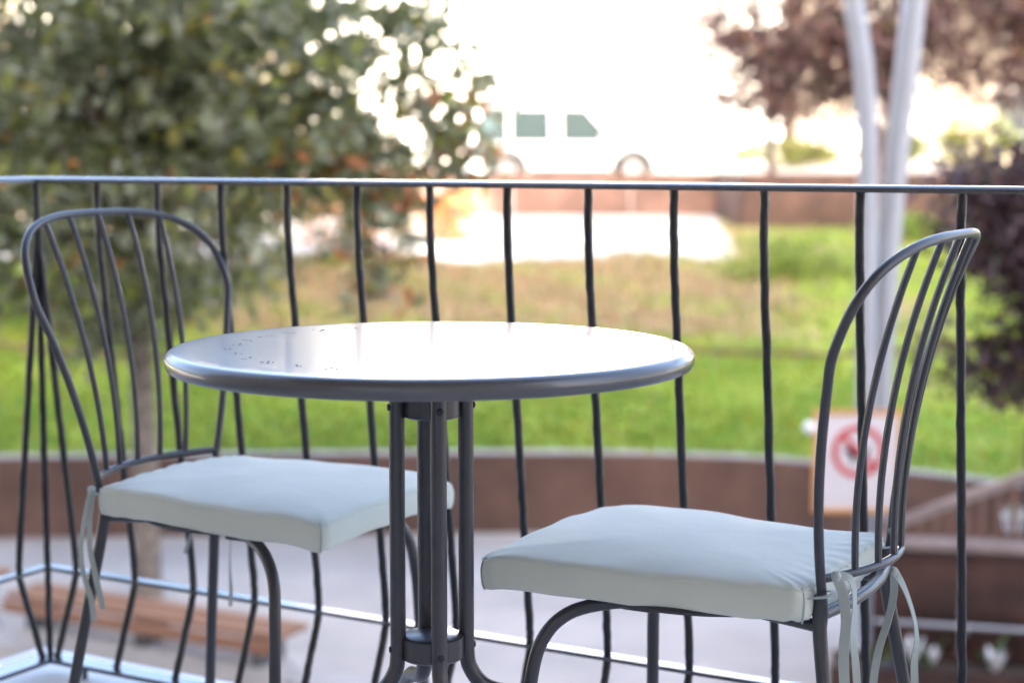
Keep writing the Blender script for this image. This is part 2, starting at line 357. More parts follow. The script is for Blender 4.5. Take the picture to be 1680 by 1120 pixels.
def tree(name, label, cat, base, fork_z, tr, centre, rad, ncl, per, leaf, pal, seed, leafm, barkm, group=None, gap=0., spread=.22, shell=2.4, clip=None, colour_of=None, limbs=26, lean=(0, 0), stems=1):
    random.seed(seed); base = Vector(base); root = thing(name, label, cat, base, 0, group)
    cl, pts = crown_points(centre, rad, ncl, per, spread, seed, gap, shell, clip)
    r = np.random.default_rng(seed+1); sizes = leaf*r.uniform(.6, 1.35, len(pts))
    link('crown', leaf_mesh('crown', pts-np.array(base), sizes, pal, seed+2, leafm, colour_of=(None if colour_of is None else (lambda P, c, rr: colour_of(P+np.array(base), c, rr)))), root)
    mb = MB(); C = Vector(centre)-base; fz = fork_z-base.z
    fork = Vector((lean[0], lean[1], fz))
    tp = [Vector((0, 0, 0)), Vector((lean[0]*.2+.01, lean[1]*.2, fz*.33)), Vector((lean[0]*.55-.01, lean[1]*.5, fz*.66)), fork]
    mb.tube(spline(tp, 5), [tr*1.25]+[tr*(1.05-.3*i/15) for i in range(15)], 12)
    top = C+Vector((0, 0, rad[2]*.55))
    ld = spline([fork-Vector((0, 0, .05)), fork.lerp(top, .35)+Vector((.12, .05, 0)), fork.lerp(top, .7)-Vector((.1, 0, 0)), top], 5)
    mb.tube(ld, [tr*(.72-.6*i/len(ld)) for i in range(len(ld))], 8)
    for i in range(limbs):
        e = Vector(cl[int(r.integers(len(cl)))])-base
        k = r.uniform(0, .55); s = ld[int(k*(len(ld)-1))]
        mid = s.lerp(e, .45)+Vector((random.uniform(-.15, .15), random.uniform(-.15, .15), .18*abs(e.z-s.z)+.1))
        q = spline([s, mid, e], 4); r0 = tr*.36*random.uniform(.6, 1.1)
        mb.tube(q, [r0*(1-.8*j/len(q)) for j in range(len(q))], 6)
        for _ in range(3):
            s2 = q[random.randrange(3, len(q))]; j = int(r.integers(len(cl))); e2 = Vector(cl[j])-base
            if (e2-s2).length < 1.3: mb.tube([s2, s2.lerp(e2, .5)+Vector((0, 0, .06)), e2], [r0*.3, r0*.2, r0*.08], 5)
    mb.build('trunk', barkm, root, merge=False)
    return root
GREEN = [(.15, .175, .070, 3), (.25, .275, .165, 4), (.33, .35, .25, 3.5), (.30, .32, .07, 1.8), (.38, .33, .08, .5), (.55, .24, .07, .2)]
def autumn(P, c, r):                                   # leaves already turning on the street side of the crown
    w = np.clip((P[:, 0]+1.9)/1.6, 0, 1)*np.clip((1.7-P[:, 2])/1.2, 0, 1)*.34
    k = r.random(len(P)) < w; c = c.copy(); c[k] = np.array([.50, .19, .06])*r.uniform(.6, 1.3, (k.sum(), 1)); return c
def left_clip(p, r):                                   # the crown's uneven lower edge
    lim = -.35-.42*sstep(-2.0, -2.6, p[0])*1.0+.28*math.sin(2.2*p[0])+.18*math.sin(5.1*p[0]+1)+.75*sstep(-1.6, -.2, p[0])
    return p[2] > lim
TB = at(243, 985, 13.5); TB.z = PLAZA_Z
tree('broadleaf_tree', 'large grey-green broadleaf tree behind the wooden bench', 'tree', TB, -.05, .105, (-2.85, 13.5, 1.2), (2.65, 1.25, 1.9), 430, 32, .165, GREEN, 21, M_LEAF, M_BARK, spread=.15, shell=2.6, gap=.12, clip=left_clip, colour_of=autumn, limbs=34)
DGREEN = [(.12, .155, .06, 4), (.19, .23, .11, 3), (.26, .29, .15, 2), (.36, .32, .09, .6)]
tree('broadleaf_tree', 'dark green tree on the lawn behind the grey-green tree, farthest left', 'tree', (-7.3, 20.8, lawn_z(-7.3, 20.8)-.05), .4, .12, (-6.6, 20.8, 1.2), (2.9, 1.5, 1.8), 360, 40, .16, DGREEN, 33, M_LEAF, M_BARK, spread=.26, group='trees behind the left tree')
tree('broadleaf_tree', 'olive green tree on the lawn seen between the left tree and the car', 'tree', (-4.0, 24.6, lawn_z(-4.0, 24.6)-.05), .7, .10, (-4.5, 24.6, 1.4), (2.4, 1.5, 2.0), 300, 40, .16, DGREEN, 35, M_LEAF, M_BARK, spread=.26, group='trees behind the left tree')

# ------------------------------------------------------------------ lawn edges and walls
root = thing('retaining_wall', 'low curved brown steel retaining wall between plaza and lawn', 'wall')
prof = [(-.03, -.85), (.03, -.85), (.03, 0), (-.03, 0)]
MB().sweep(wall_pts, prof).build('steel_plate', M_CORTEN, root)
MB().sweep([p+Vector((0, .11, .004)) for p in wall_pts], [(-.07, -.12), (.07, -.12), (.07, .012), (-.07, .012)]).build('gravel_edging', M_CONC, root)
e_ = [Vector((x, 19.9+.10*math.sin(.5*x), lawn_z(x, 19.9+.10*math.sin(.5*x))+.035)) for x in np.linspace(-8, 9.0, 60)]
tag(MB().sweep(e_, [(-.025, -.12), (.025, -.12), (.025, .03), (-.025, .03)]).build('lawn_edging', M_CORTEN), 'thin brown steel edging strip running across the lawn', 'edging')
root = thing('street_wall', 'long brown steel wall below the upper street', 'wall', (0, 35.05, 0))
for i in range(20):
    x0 = -24+2.4*i
    MB().box((x0+1.2, 0, -.02), (2.385, .10, .98)).build('panel', M_CORTEN, root, bevel=.006)
MB().box((0, .0, .487), (48, .16, .03)).build('cap', M_CORTEN, root)

root = thing('terrace_wall', 'brown steel wall at the top of the lawn behind the grey poles', 'wall', (4.15, 31.0, 0))
for i in range(6): MB().box((.9+1.8*i, .0, -.03), (1.79, .10, 1.12)).build('panel', M_CORTENM, root, bevel=.006)
MB().box((-.0, 2.0, -.03), (.10, 3.9, 1.12)).build('end_panel', M_CORTENM, root, bevel=.006)

# ------------------------------------------------------------------ plum trees, hedges and shrubs on the right
PLUM = [(.050, .022, .027, 4), (.080, .042, .048, 3), (.125, .082, .088, 2), (.16, .07, .04, 1), (.08, .09, .035, .4)]
tree('plum_tree', 'purple-leaved plum tree beside the car above the street wall', 'tree', (5.45, 36.6, .2), 1.55, .10, (5.75, 36.6, 3.2), (2.15, 1.6, 2.2), 600, 22, .15, PLUM, 51, M_PLUM, M_BARKD, spread=.24, group='plum trees along the street wall', gap=.16)
tree('plum_tree', 'purple-leaved plum tree behind the leaning grey poles', 'tree', (7.85, 36.9, .2), 1.5, .13, (8.1, 36.9, 3.5), (2.0, 1.6, 2.3), 600, 22, .15, PLUM, 53, M_PLUM, M_BARKD, spread=.24, group='plum trees along the street wall', gap=.22)
tree('plum_tree', 'purple-leaved plum tree behind the hedge at the far right', 'tree', (11.2, 37.0, .2), 1.4, .13, (11.0, 37.0, 3.9), (2.2, 1.6, 2.4), 640, 24, .15, PLUM, 57, M_PLUM, M_BARKD, spread=.24, group='plum trees along the street wall', gap=.16)
PB = at(1640, 620, 13.6)
tree('plum_tree', 'dark purple plum tree growing beside the ramp at the right edge', 'tree', (PB.x+.35, 13.8, PLAZA_Z), -1.3, .07, (PB.x+.12, 13.6, -.02), (.80, .8, 1.05), 200, 42, .11, PLUM, 61, M_PLUM, M_BARKD, spread=.17, gap=.10, limbs=20)
def shrub(name, label, cat, base, size, n, leaf, pal, seed, group=None, leafm=None):
    random.seed(seed); r = np.random.default_rng(seed); base = Vector(base); root = thing(name, label, cat, base, 0, group)
    q = r.normal(size=(n, 3)); q /= np.linalg.norm(q, axis=1)[:, None]; q *= (r.random((n, 1))**(1/2.6))
    q *= (1+.16*np.sin(4*q[:, :1]+seed)+.12*np.sin(7*q[:, 1:2]+3*q[:, :1]))
    P = q*np.array(size)/2; P[:, 2] += size[2]*.5; P = P[P[:, 2] > .02]
    link('foliage', leaf_mesh('foliage', P, leaf*r.uniform(.6, 1.3, len(P)), pal, seed, leafm or M_LEAF), root)
    mb = MB()
    for i in range(9):
        e = Vector(P[int(r.integers(len(P)))]); s = Vector((random.uniform(-.12, .12)*size[0], random.uniform(-.1, .1)*size[1], -.05))
        mb.tube([s, s.lerp(e, .5)+Vector((0, 0, .05)), e], [.018, .012, .004], 6)
    mb.build('stem', M_BARK, root, merge=False); return root
YEL = [(.20, .23, .035, 4), (.28, .29, .05, 3), (.12, .17, .03, 2)]
for i, (x, w, h, lab) in enumerate([(12.0, 3.0, 1.5, 'sunlit yellow-green hedge across the street right of the poles'), (15.6, 3.1, 1.8, 'sunlit yellow-green hedge across the street at the right edge'), (7.4, 3.8, .80, 'low yellow-green hedge across the street left of the poles'), (10.1, 1.7, 1.15, 'small yellow-green hedge across the street behind the poles')]):
    shrub('hedge', lab, 'hedge', (x, 45.6, .45), (w, 1.1, h), 3400, .12, YEL, 70+i, 'yellow-green hedges across the street')
GR2 = [(.24, .33, .05, 4), (.34, .42, .08, 3), (.16, .24, .05, 2)]
shrub('shrub', 'rounded green shrub at the crest of the lawn left of the poles', 'shrub', (3.95, 24.4, lawn_z(3.95, 24.4)-.35), (1.9, 1.5, 1.0), 2600, .09, GR2, 81)
shrub('shrub', 'green shrub at the foot of the street wall behind the grey poles', 'shrub', (6.6, 29.6, lawn_z(6.6, 29.6)-.05), (1.9, 1.3, .5), 2400, .09, GR2, 83)
ORG = [(.46, .17, .05, 4), (.55, .30, .10, 3), (.42, .08, .05, 1.5), (.15, .17, .05, 2)]
shrub('shrub', 'autumn orange shrub by the street beside the left tree', 'shrub', (-2.55, 27.3, road_z(27.3)-.03), (1.9, 1.4, 1.65), 3000, .10, ORG, 85)
shrub('shrub', 'small rust-red shrub behind the orange shrub', 'shrub', (-1.15, 29.6, road_z(29.6)-.03), (1.1, 1.0, .95), 1400, .10, ORG, 87)

# ------------------------------------------------------------------ plaza furniture
pL, pR = on(66, 953, PLAZA_Z+.46), on(507, 1021, PLAZA_Z+.46)
ax = (pR-pL); blen = ax.length; brz = math.atan2(ax.y, ax.x); mid = (pL+pR)/2; mid.z = PLAZA_Z
root = thing('bench', 'long reddish timber bench on a concrete plinth below the left chair', 'bench', mid, brz)
pm = MB().box((0, 0, 0), (blen, .095, .04)).mesh('plank', M_WOOD, bevel=.006)
for k in range(3): link('plank', pm, root, (0, -.05-.125*k, .44+random.uniform(-.003, .003)))
pm2 = MB().box((0, 0, 0), (blen, .035, .085)).mesh('front_plank', M_WOOD, bevel=.006)
link('front_plank', pm2, root, (0, -.370, .372))
MB().box((0, -.19, .11), (blen-.16, .26, .22)).build('plinth', M_CONC, root, bevel=.012)
for sx in (-1, 0, 1): MB().box((sx*(blen/2-.2), -.18, .32), (.06, .30, .20)).build('bracket', M_TRIM, root)
pL2 = on(-330, 922, PLAZA_Z+.46); pR2 = on(20, 930, PLAZA_Z+.46); ax2 = pR2-pL2
root = thing('bench', 'reddish timber bench end at the left edge behind the railing', 'bench', ((pL2+pR2)/2).xy.to_3d()+Vector((0, 0, PLAZA_Z)), math.atan2(ax2.y, ax2.x))
b2 = ax2.length; pm = MB().box((0, 0, 0), (b2, .105, .04)).mesh('plank', M_WOOD, bevel=.006)
for k in range(2): link('plank', pm, root, (0, -.06-.115*k, .44))
MB().box((0, -.11, .21), (b2-.16, .14, .40)).build('plinth', M_CONC, root, bevel=.012)
k0, k1 = on(-400, 1015, PLAZA_Z), on(620, 1150, PLAZA_Z)
tag(MB().sweep([k0, k1], [(-.15, -.02), (.15, -.02), (.15, .11), (-.15, .11)]).build('kerb', M_CONC), 'pale concrete kerb on the plaza in front of the bench', 'kerb')

# lamp post with two leaning poles
Y0 = 12.2; pb = at(1424, 900, Y0); lb = Vector((pb.x, Y0, PLAZA_Z))
root = thing('lamp_post', 'grey steel lamp post of two leaning poles behind the right chair', 'lamp post', lb)
def pole(px, y, r, extra):
    q = [at(u, v, y)-lb for u, v in px]; q[0].z = 0
    for dx, dz in extra: q.append(q[-1]+Vector((dx, 0, dz)))
    q = spline(q, 6); return MB().tube(q, r, 16), q[-1]
mb, tip = pole([(1418, 1060), (1419, 860), (1420, 640), (1422, 420), (1424, 260), (1418, 130), (1406, 40), (1390, -40)], Y0, .072, [(-.14, .35), (-.4, .6), (-.6, .3)])
mb.build('pole', M_GALV, root)
hd = MB().lathe([(0, .06), (.10, .05), (.20, 0), (.19, -.04), (0, -.05)], tip, 24).build('lamp_head', M_GALV, root)
mb, tip = pole([(1432, 1060), (1436, 860), (1444, 640), (1457, 420), (1472, 250), (1488, 110), (1505, -40)], Y0+.12, .085, [(.12, .7), (.3, .9), (.5, .35)])
mb.build('pole', M_GALV, root)
MB().lathe([(0, .06), (.10, .05), (.20, 0), (.19, -.04), (0, -.05)], tip, 24).build('lamp_head', M_GALV, root)
MB().lathe([(0, .03), (.19, .03), (.20, .015), (.20, 0), (0, 0)], (.05, .06, 0), 24).build('base_plate', M_GALV, root)
# prohibition sign
YS = Y0-.16; a, b = at(1336, 673, YS), at(1477, 840, YS); W_, H_ = b.x-a.x, a.z-b.z; ctr = (a+b)/2
root = thing('no_dogs_sign', 'white board with orange frame and red no-dogs circle on the lamp post', 'sign', ctr)
fw = .028
MB().box((0, 0, H_/2-fw/2), (W_, .03, fw)).box((0, 0, -H_/2+fw/2), (W_, .03, fw)).box((-W_/2+fw/2, 0, 0), (fw, .03, H_-2*fw)).box((W_/2-fw/2, 0, 0), (fw, .03, H_-2*fw)).build('frame', M_SIGNO, root)
MB().box((0, .004, 0), (W_-2*fw, .014, H_-2*fw)).build('board', M_SIGNW, root)
cc = at(1408, 740, YS)-ctr; ro, ri = .188, .148
def flat(polyset, y): 
    m = MB()
    for P in polyset:
        n = len(P); m.add([(x, y, z) for x, z in P]+[(x, y+.004, z) for x, z in P], [tuple(range(n)), tuple(range(n, 2*n))[::-1]]+[(i, (i+1)%n, (i+1)%n+n, i+n) for i in range(n)])
    return m
ring = []
for i in range(48):
    t0, t1 = 2*math.pi*i/48, 2*math.pi*(i+1)/48
    ring.append([(cc.x+r*math.cos(t), cc.z+r*math.sin(t)) for r, t in ((ri, t0), (ro, t0), (ro, t1), (ri, t1))])
flat(ring, -.0085).build('red_ring', M_SIGNR, root, smooth=False)
dog = [(-.095, -.005), (-.088, .028), (-.07, .035), (-.055, .055), (-.045, .038), (-.03, .012), (.045, .012), (.075, .05), (.083, .045), (.066, 0), (.066, -.075), (.046, -.075), (.042, -.03), (-.022, -.03), (-.028, -.075), (-.048, -.075), (-.05, -.012), (-.07, -.002)]
flat([[(cc.x+x*1.05, cc.z-.012+z*1.05) for x, z in dog]], -.0085).build('dog_pictogram', M_BLACK, root, smooth=False)
s2 = math.sqrt(.5); hw = .019; rr = (ro+ri)/2
bar = [(-rr*s2-hw*s2, rr*s2-hw*s2), (rr*s2-hw*s2, -rr*s2-hw*s2), (rr*s2+hw*s2, -rr*s2+hw*s2), (-rr*s2+hw*s2, rr*s2+hw*s2)]
flat([[(cc.x+x, cc.z+z) for x, z in bar]], -.0135).build('red_bar', M_SIGNR, root, smooth=False)
kb = at(1329, 701, YS)-ctr
MB().lathe([(.0, .05), (.03, .04), (.048, .012), (.05, 0), (.048, -.012), (.03, -.04), (0, -.05)], kb, 20).build('white_globe', M_LAMPW, root)
MB().tube([kb, (-W_/2-.005, .0, kb.z)], .012, 8).build('globe_bracket', M_GALV, root)
for z_ in (.18, -.18): MB().box((.02, .075, z_), (.20, .13, .03)).build('clamp', M_GALV, root)

# planter wall, ramp balustrade and flowers at the lower right
YW = 11.0; wl, wr = at(1432, 884, YW), at(2200, 955, YW-.6)
capz = wl.z; d_ = (Vector((wr.x, wr.y, 0))-Vector((wl.x, wl.y, 0))); ln = d_.length; wrz = math.atan2(d_.y, d_.x)
root = thing('ramp_wall', 'dark rust-brown steel wall with dusty cap below the ramp at right', 'wall', (wl.x, wl.y, PLAZA_Z), wrz)
hW = capz-PLAZA_Z
for i in range(5): MB().box((ln*(i+.5)/5, .04, (hW-.05)/2), (ln/5-.008, .06, hW-.05)).build('panel', M_CORTEND, root, bevel=.004)
MB().box((ln/2, .05, hW-.02), (ln+.06, .20, .055)).build('cap', M_STEELCAP, root, bevel=.006)
MB().box((.05, .6, hW/2-.05), (.06, 1.0, hW-.1)).build('end_panel', M_CORTEND, root)
root2 = thing('ramp_balustrade', 'sloping brown steel balustrade with upright slats above the dark wall', 'railing', (wl.x, wl.y+.10, capz+.012), wrz)
r0, r1 = Vector((.10, 0, .05)), Vector((ln, 0, .05+(ln-.1)*.43))
MB().sweep([r0, r1], [(-.03, -.035), (.03, -.035), (.03, .035), (-.03, .035)]).build('handrail', M_STEELCAP, root2)
x = .22
while x < ln-.05:
    h = r0.z+(x-.10)*.43-.045
    MB().box((x, 0, h/2), (.034, .02, h)).build('slat', M_SLAT, root2); x += .098
root3 = thing('wall_handrail', 'thin grey handrail fixed in front of the dark rust-brown wall', 'handrail', (wl.x, wl.y, PLAZA_Z), wrz)
hz = at(1470, 1018, YW-.12).z-PLAZA_Z
MB().tube([(.02, -.12, hz), (ln, -.12, hz-.02)], .016, 10).build('rail', M_GALV, root3)
for i in range(7): MB().tube([(.15+.45*i, .015, hz-.06), (.15+.45*i, -.11, hz-.06), (.15+.45*i, -.12, hz)], .008, 8).build('bracket', M_GALV, root3)
# planter with flowers in front of it
pc = at(1560, 1135, YW-.45)
root = thing('planter', 'low rust-brown planter with white and blue flowers at lower right', 'planter', (pc.x, pc.y, PLAZA_Z), wrz)
PW, PH = 1.5, .34
MB().box((0, -.17, PH/2), (PW, .03, PH)).box((0, .17, PH/2), (PW, .03, PH)).box((-PW/2+.015, 0, PH/2), (.03, .31, PH)).box((PW/2-.015, 0, PH/2), (.03, .31, PH)).build('trough', M_CORTEND, root)
MB().box((0, 0, PH-.06), (PW-.06, .31, .04)).build('soil', M_SOIL, root)
def flower(px, y, s, m, lab, ang):
    p = at(*px, y); base = Vector((p.x-.03, p.y, PLAZA_Z+PH-.04)); t = thing('flower_plant', lab, 'flower', base)
    tip = p-base
    MB().tube(spline([(0, 0, 0), tip*.5+Vector((.02, 0, 0)), tip-Vector((0, 0, s*.3))], 4), .006, 6).build('stem', M_LEAFG, t)
    for k in range(5):
        a = 2*math.pi*k/5+ang; d = Vector((math.cos(a)*.35, math.sin(a)*.35, 1)).normalized()
        q0 = tip-Vector((0, 0, s*.45)); side = d.cross(Vector((-math.sin(a), math.cos(a), 0))).normalized(); tn = Vector((-math.sin(a), math.cos(a), 0))
        V = [q0, q0+d*s*.5+tn*s*.22, q0+d*s*1.0+Vector((math.cos(a), math.sin(a), 0))*s*.10, q0+d*s*.5-tn*s*.22, q0+d*s*.5+Vector((math.cos(a), math.sin(a), 0))*s*.08]
        MB().add(V, [(0, 1, 4), (1, 2, 4), (2, 3, 4), (3, 0, 4)]).build('petal', m, t)
    for k in range(4):
        a = k*1.6+ang; e = Vector((math.cos(a)*.14, math.sin(a)*.08, .10+.05*k)); w = Vector((-math.sin(a), math.cos(a), 0))*.025
        MB().add([(0, 0, .01), e*.5+w+Vector((0, 0, .03)), e, e*.5-w+Vector((0, 0, .03))], [(0, 1, 2), (0, 2, 3)]).build('leaf', M_LEAFG, t)
M_LEAFG = mat('flower_leaf', (.08, .13, .04), .5)
YF = YW-.45
for px, s, m, lab, an in [((1497, 1068), .19, M_PETAL, 'large white flower in the planter, leftmost of the three', .3), ((1530, 1076), .13, M_PETAL, 'small white flower in the planter, middle one of the three', 1.1), ((1633, 1085), .19, M_PETAL, 'large white flower in the planter, right of the black baluster', 2.0), ((1452, 1104), .13, M_BLUE, 'blue flower in the planter under the right chair', .7), ((1655, 880), .10, M_PETAL, 'white flower head above the steel cap at the right edge', .2)][:4]:
    flower(px, YF, s, m, lab, an)
wb_ = at(1660, 893, YW+.16)
t = thing('flower_pot', 'small white pot with pale flowers on the steel cap at the right edge', 'flower pot', (wb_.x, wb_.y, capz+.012))
MB().lathe([(0, .0), (.05, .0), (.065, .10), (.072, .10), (.072, .115), (.058, .115), (.055, .09), (0, .09)], (0, 0, 0), 20).build('pot', M_PETAL, t)
link('blossom', leaf_mesh('blossom', np.random.default_rng(4).normal(size=(60, 3))*np.array([.04, .04, .025])+np.array([0, 0, .14]), np.full(60, .035), [(.75, .72, .65, 3), (.15, .2, .06, 2)], 4, M_LEAF), t)

# ------------------------------------------------------------------ car on the upper street
def car():
    cx0, cy0 = -.24, 36.9; yaw = math.radians(9); wb, rw = 2.68, .33
    root = thing('car', 'white high-roofed car parked on the street behind the railing', 'car', (cx0, cy0, .222), yaw)
    hwid = .86
    def arc(c, r, n=10): return [(c+r*math.cos(math.pi-math.pi*i/n), .30+r*math.sin(math.pi-math.pi*i/n)*1.0) for i in range(n+1)]
    low = [(-.82, .26)]+arc(0, .43)+[(.5, .22), (wb-.5, .22)]+arc(wb, .43)+[(wb+.78, .26), (wb+.86, .42), (wb+.82, .70), (wb+.70, .80), (wb+.05, .88), (wb-.38, .90), (-.80, .88), (-.88, .60)]
    m = MB(); m.prism(low, 2*hwid, Matrix.Identity(4))
    body = m.build('body', M_CAR, root, smooth=True)
    md = body.modifiers.new('bevel', 'BEVEL'); md.width = .05; md.segments = 3; md.limit_method = 'ANGLE'; md.angle_limit = math.radians(35)
    cab0 = [(-.82, .86), (wb-.26, .86), (wb-.95, 1.66), (wb-1.3, 1.73), (-.45, 1.73), (-.68, 1.66)]
    V = []
    for s in (-1, 1):
        for x, z in cab0: V.append((x, s*(hwid-.03-(z-.86)*.15), z))
    n = len(cab0); m = MB().add(V, [tuple(range(n)), tuple(range(n, 2*n))[::-1]]+[(i, i+n, (i+1)%n+n, (i+1)%n) for i in range(n)])
    cabin = m.build('cabin', M_CAR, root)
    md = cabin.modifiers.new('bevel', 'BEVEL'); md.width = .05; md.segments = 3; md.limit_method = 'ANGLE'; md.angle_limit = math.radians(35)
    for s in (-1, 1):
        for wn_ in ([(-.60, .90), (-.52, 1.58), (.02, 1.58), (.02, .90)], [(.10, .90), (.10, 1.58), (.93, 1.58), (.93, .90)], [(1.17, .90), (1.17, 1.58), (wb-1.00, 1.58), (wb-.40, .90)]):
            q = [(x, s*(hwid-.03-(z-.86)*.15+.006), z) for x, z in wn_]+[(x, s*(hwid-.03-(z-.86)*.15-.02), z) for x, z in wn_]
            MB().add(q, [(0,1,2,3), (7,6,5,4), (0,4,5,1), (1,5,6,2), (2,6,7,3), (3,7,4,0)]).build('side_window', M_GLASS, root)
        MB().box((wb-.66, s*(hwid+.09), .98), (.12, .16, .13)).build('mirror', M_CAR, root, bevel=.02)
        for x in (.35, 1.55): MB().box((x, s*(hwid+.012), .76), (.18, .03, .03)).build('door_handle', M_TRIM, root)
        for x in (.06, 1.13): MB().box((x, s*(hwid+.001), .56), (.012, .008, .60)).build('door_seam', M_TRIM, root)
        MB().box((1.34, s*(hwid+.004), .30), (1.7, .03, .10)).build('sill', M_TRIM, root)
        MB().box((wb+.74, s*.62, .66), (.14, .34, .15)).build('headlight', M_LENS, root, bevel=.02)
        MB().box((-.85, s*.74, .85), (.07, .16, .30)).build('tail_light', M_RED, root, bevel=.015)
        for x in (0, wb):
            c = (x, s*(hwid-.11), .30+.03)
            wv = link('wheel', None, root, c); Mx = Matrix.Rotation(math.pi/2, 3, 'X')
            t = MB().lathe([(.19, -.09), (.29, -.10), (.33, -.07), (.335, 0), (.33, .07), (.29, .10), (.19, .09)], (0, 0, 0), 32); t.v = [tuple(Mx @ Vector(p)) for p in t.v]; t.build('tyre', M_TYRE, wv)
            t = MB().lathe([(0, s*-.06), (.05, s*-.07), (.17, s*-.05), (.205, s*-.085), (.205, .08), (0, .08)], (0, 0, 0), 24); t.v = [tuple(Mx @ Vector(p)) for p in t.v]; t.build('rim', M_RIM, wv)
            a = [(x+.435*math.cos(math.pi*i/14), s*(hwid+.006), .30+.435*math.sin(math.pi*i/14)) for i in range(15)]
            MB().tube(a, .028, 8).build('arch_trim', M_TRIM, root)
    q = [(wb-.30, y, .90) for y in (-.74, .74)]+[(wb-.96, y, 1.62) for y in (.66, -.66)]
    MB().add([(x+.02, y, z+.02) for x, y, z in q]+[(x-.02, y, z) for x, y, z in q], [(0,1,2,3), (7,6,5,4), (0,4,5,1), (1,5,6,2), (2,6,7,3), (3,7,4,0)]).build('windscreen', M_GLASS, root)
    MB().box((wb+.86, 0, .40), (.08, 1.5, .22)).build('bumper', M_TRIM, root, bevel=.02)
car()

# ------------------------------------------------------------------ buildings beyond the street
def facade(name, label, x0, x1, y, h, z0, cols, rows, m, openset=(), wsize=(1.05, 1.5), roof=True):
    root = thing(name, label, 'building', ((x0+x1)/2, y, z0)); w = x1-x0
    MB().box((0, 5.0, h/2-.1), (w, 10, h+.2)).build('wall', m, root)
    if roof: MB().box((0, 4.9, h+.16), (w+.5, 10.4, .28)).build('roof', M_ROOF, root)
    fr = MB().box((0, -.03, 0), (wsize[0]+.16, .10, wsize[1]+.16)).mesh('window', M_WHITEWALL)
    pane = MB().box((0, -.075, 0), (wsize[0], .03, wsize[1])).mesh('shutter', M_SHUT)
    gl = MB().box((0, -.075, 0), (wsize[0], .03, wsize[1])).mesh('pane', M_WIN)
    sl_ = MB().box((0, -.12, -wsize[1]/2-.12), (wsize[0]+.3, .22, .06)).mesh('sill', M_WHITEWALL)
    for r in range(rows):
        for c in range(cols):
            X = -w/2+w*(c+.5)/cols; Z = 1.3+3.1*r
            f = link('window', fr, root, (X, 0, Z)); link('sill', sl_, f)
            if (c, r) in openset: link('pane', gl, f)
            else: link('shutter', pane, f)
    MB().box((-w/2+w*.5/cols+1.6, -.02, 1.05), (1.1, .12, 2.1)).build('door', M_SHUT, root)
facade('white_building', 'white rendered building across the street behind the car', -5.86, 7.74, 50, 11.5, .55, 4, 3, M_WHITEWALL, {(2, 1)})
facade('cream_building', 'cream building across the street behind the plum trees', 8.1, 24.0, 49, 10.0, .55, 4, 3, M_STUCCO, {(1, 0), (2, 1)})
facade('cream_building', 'cream building across the street behind the left trees', -21.5, -6.2, 51, 9.0, .55, 5, 2, M_STUCCO, {(1, 0)})

# ------------------------------------------------------------------ the balcony
TH = -0.52; CX, CY = -0.8125, 2.963
D2 = Vector((math.cos(TH), math.sin(TH), 0)); N2 = Vector((-math.sin(TH), math.cos(TH), 0)); CC = Vector((CX, CY, 0))
S_, S0 = .1317, .138; HR, HB, OB, BO, ZB = .8824, .1869, .0719, .016, .040
def R(t, o, z): return CC+D2*t+N2*o+Vector((0, 0, z))
FAC = -(CC.dot(N2))-1.2                                   # offset of the facade behind the camera, in railing coordinates
LEN = S0+S_*22
# floor slab, tiles, ledge
sl0, so_ = -.15, .15
slab = MB().add([R(sl0, so_, z) for z in (-.22, -.012)]+[R(LEN, so_, z) for z in (-.22, -.012)]+[R(LEN, FAC, z) for z in (-.22, -.012)]+[R(sl0, FAC, z) for z in (-.22, -.012)],
    [(0,2,3,1), (2,4,5,3), (4,6,7,5), (6,0,1,7), (1,3,5,7), (0,6,4,2)])
slab_o = struct(slab.build('balcony_floor', M_GROUT, smooth=False))
ts = .30; n_t = 0
tm = MB().box((0, 0, 0), (ts-.004, ts-.004, .012)).mesh('floor_tile', M_FLOOR, bevel=.0015)
i = 0
while i*ts < LEN-.1:
    j = 0
    while -.10-ts*(j+1) > FAC+.02:
        p = R(.0-.08+ts*(i+.5), -.10-ts*(j+.5), -.006); link('floor_tile', tm, slab_o, p, TH); j += 1
    i += 1
led = struct(MB().sweep([R(-.04, FAC+.01, -.012), R(-.04, .02, -.012), R(LEN, .02, -.012)], [(-.11, 0), (.125, 0), (.125, .026), (-.11, .026)]).build('balcony_ledge', M_LEDGE, bevel=.003))

# railing
RAIL_G = thing('railing', 'black wrought-iron balcony railing with bellied bars', 'railing')
half = [(-.017, 0), (.017, 0), (.0172, .0045), (.0165, .0058), (.0115, .0088), (.005, .0098), (0, .0100), (-.005, .0098), (-.0115, .0088), (-.0165, .0058), (-.0172, .0045)]
path = lambda o, z, dz=0: [R(-o, FAC+.02, z), R(-o, o, z), R(LEN, o, z)]
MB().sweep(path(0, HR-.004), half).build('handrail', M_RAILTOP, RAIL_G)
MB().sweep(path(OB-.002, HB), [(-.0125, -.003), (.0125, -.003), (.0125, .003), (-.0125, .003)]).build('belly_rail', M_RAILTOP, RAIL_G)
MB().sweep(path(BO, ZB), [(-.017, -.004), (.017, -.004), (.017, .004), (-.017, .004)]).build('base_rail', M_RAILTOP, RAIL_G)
def bar_profile():
    z = [ZB, .07, .10, .13, .16, HB-.006, HB, HB+.012, .22, .26, .30, .35, .40, .45, .50, .55, .60, .65, .70, .74, .78, .82, .85, HR-.004]
    o = []
    for q in z:
        if q <= HB: v = BO+(OB-BO)*(q-ZB)/(HB-ZB)
        elif q < .80: v = OB*(.80-q)/(.80-HB)
        else: v = 0
        if q in (HB-.006, HB, HB+.012): v = OB-.003
        o.append(v)
    return list(zip(o, z))
BP = bar_profile()
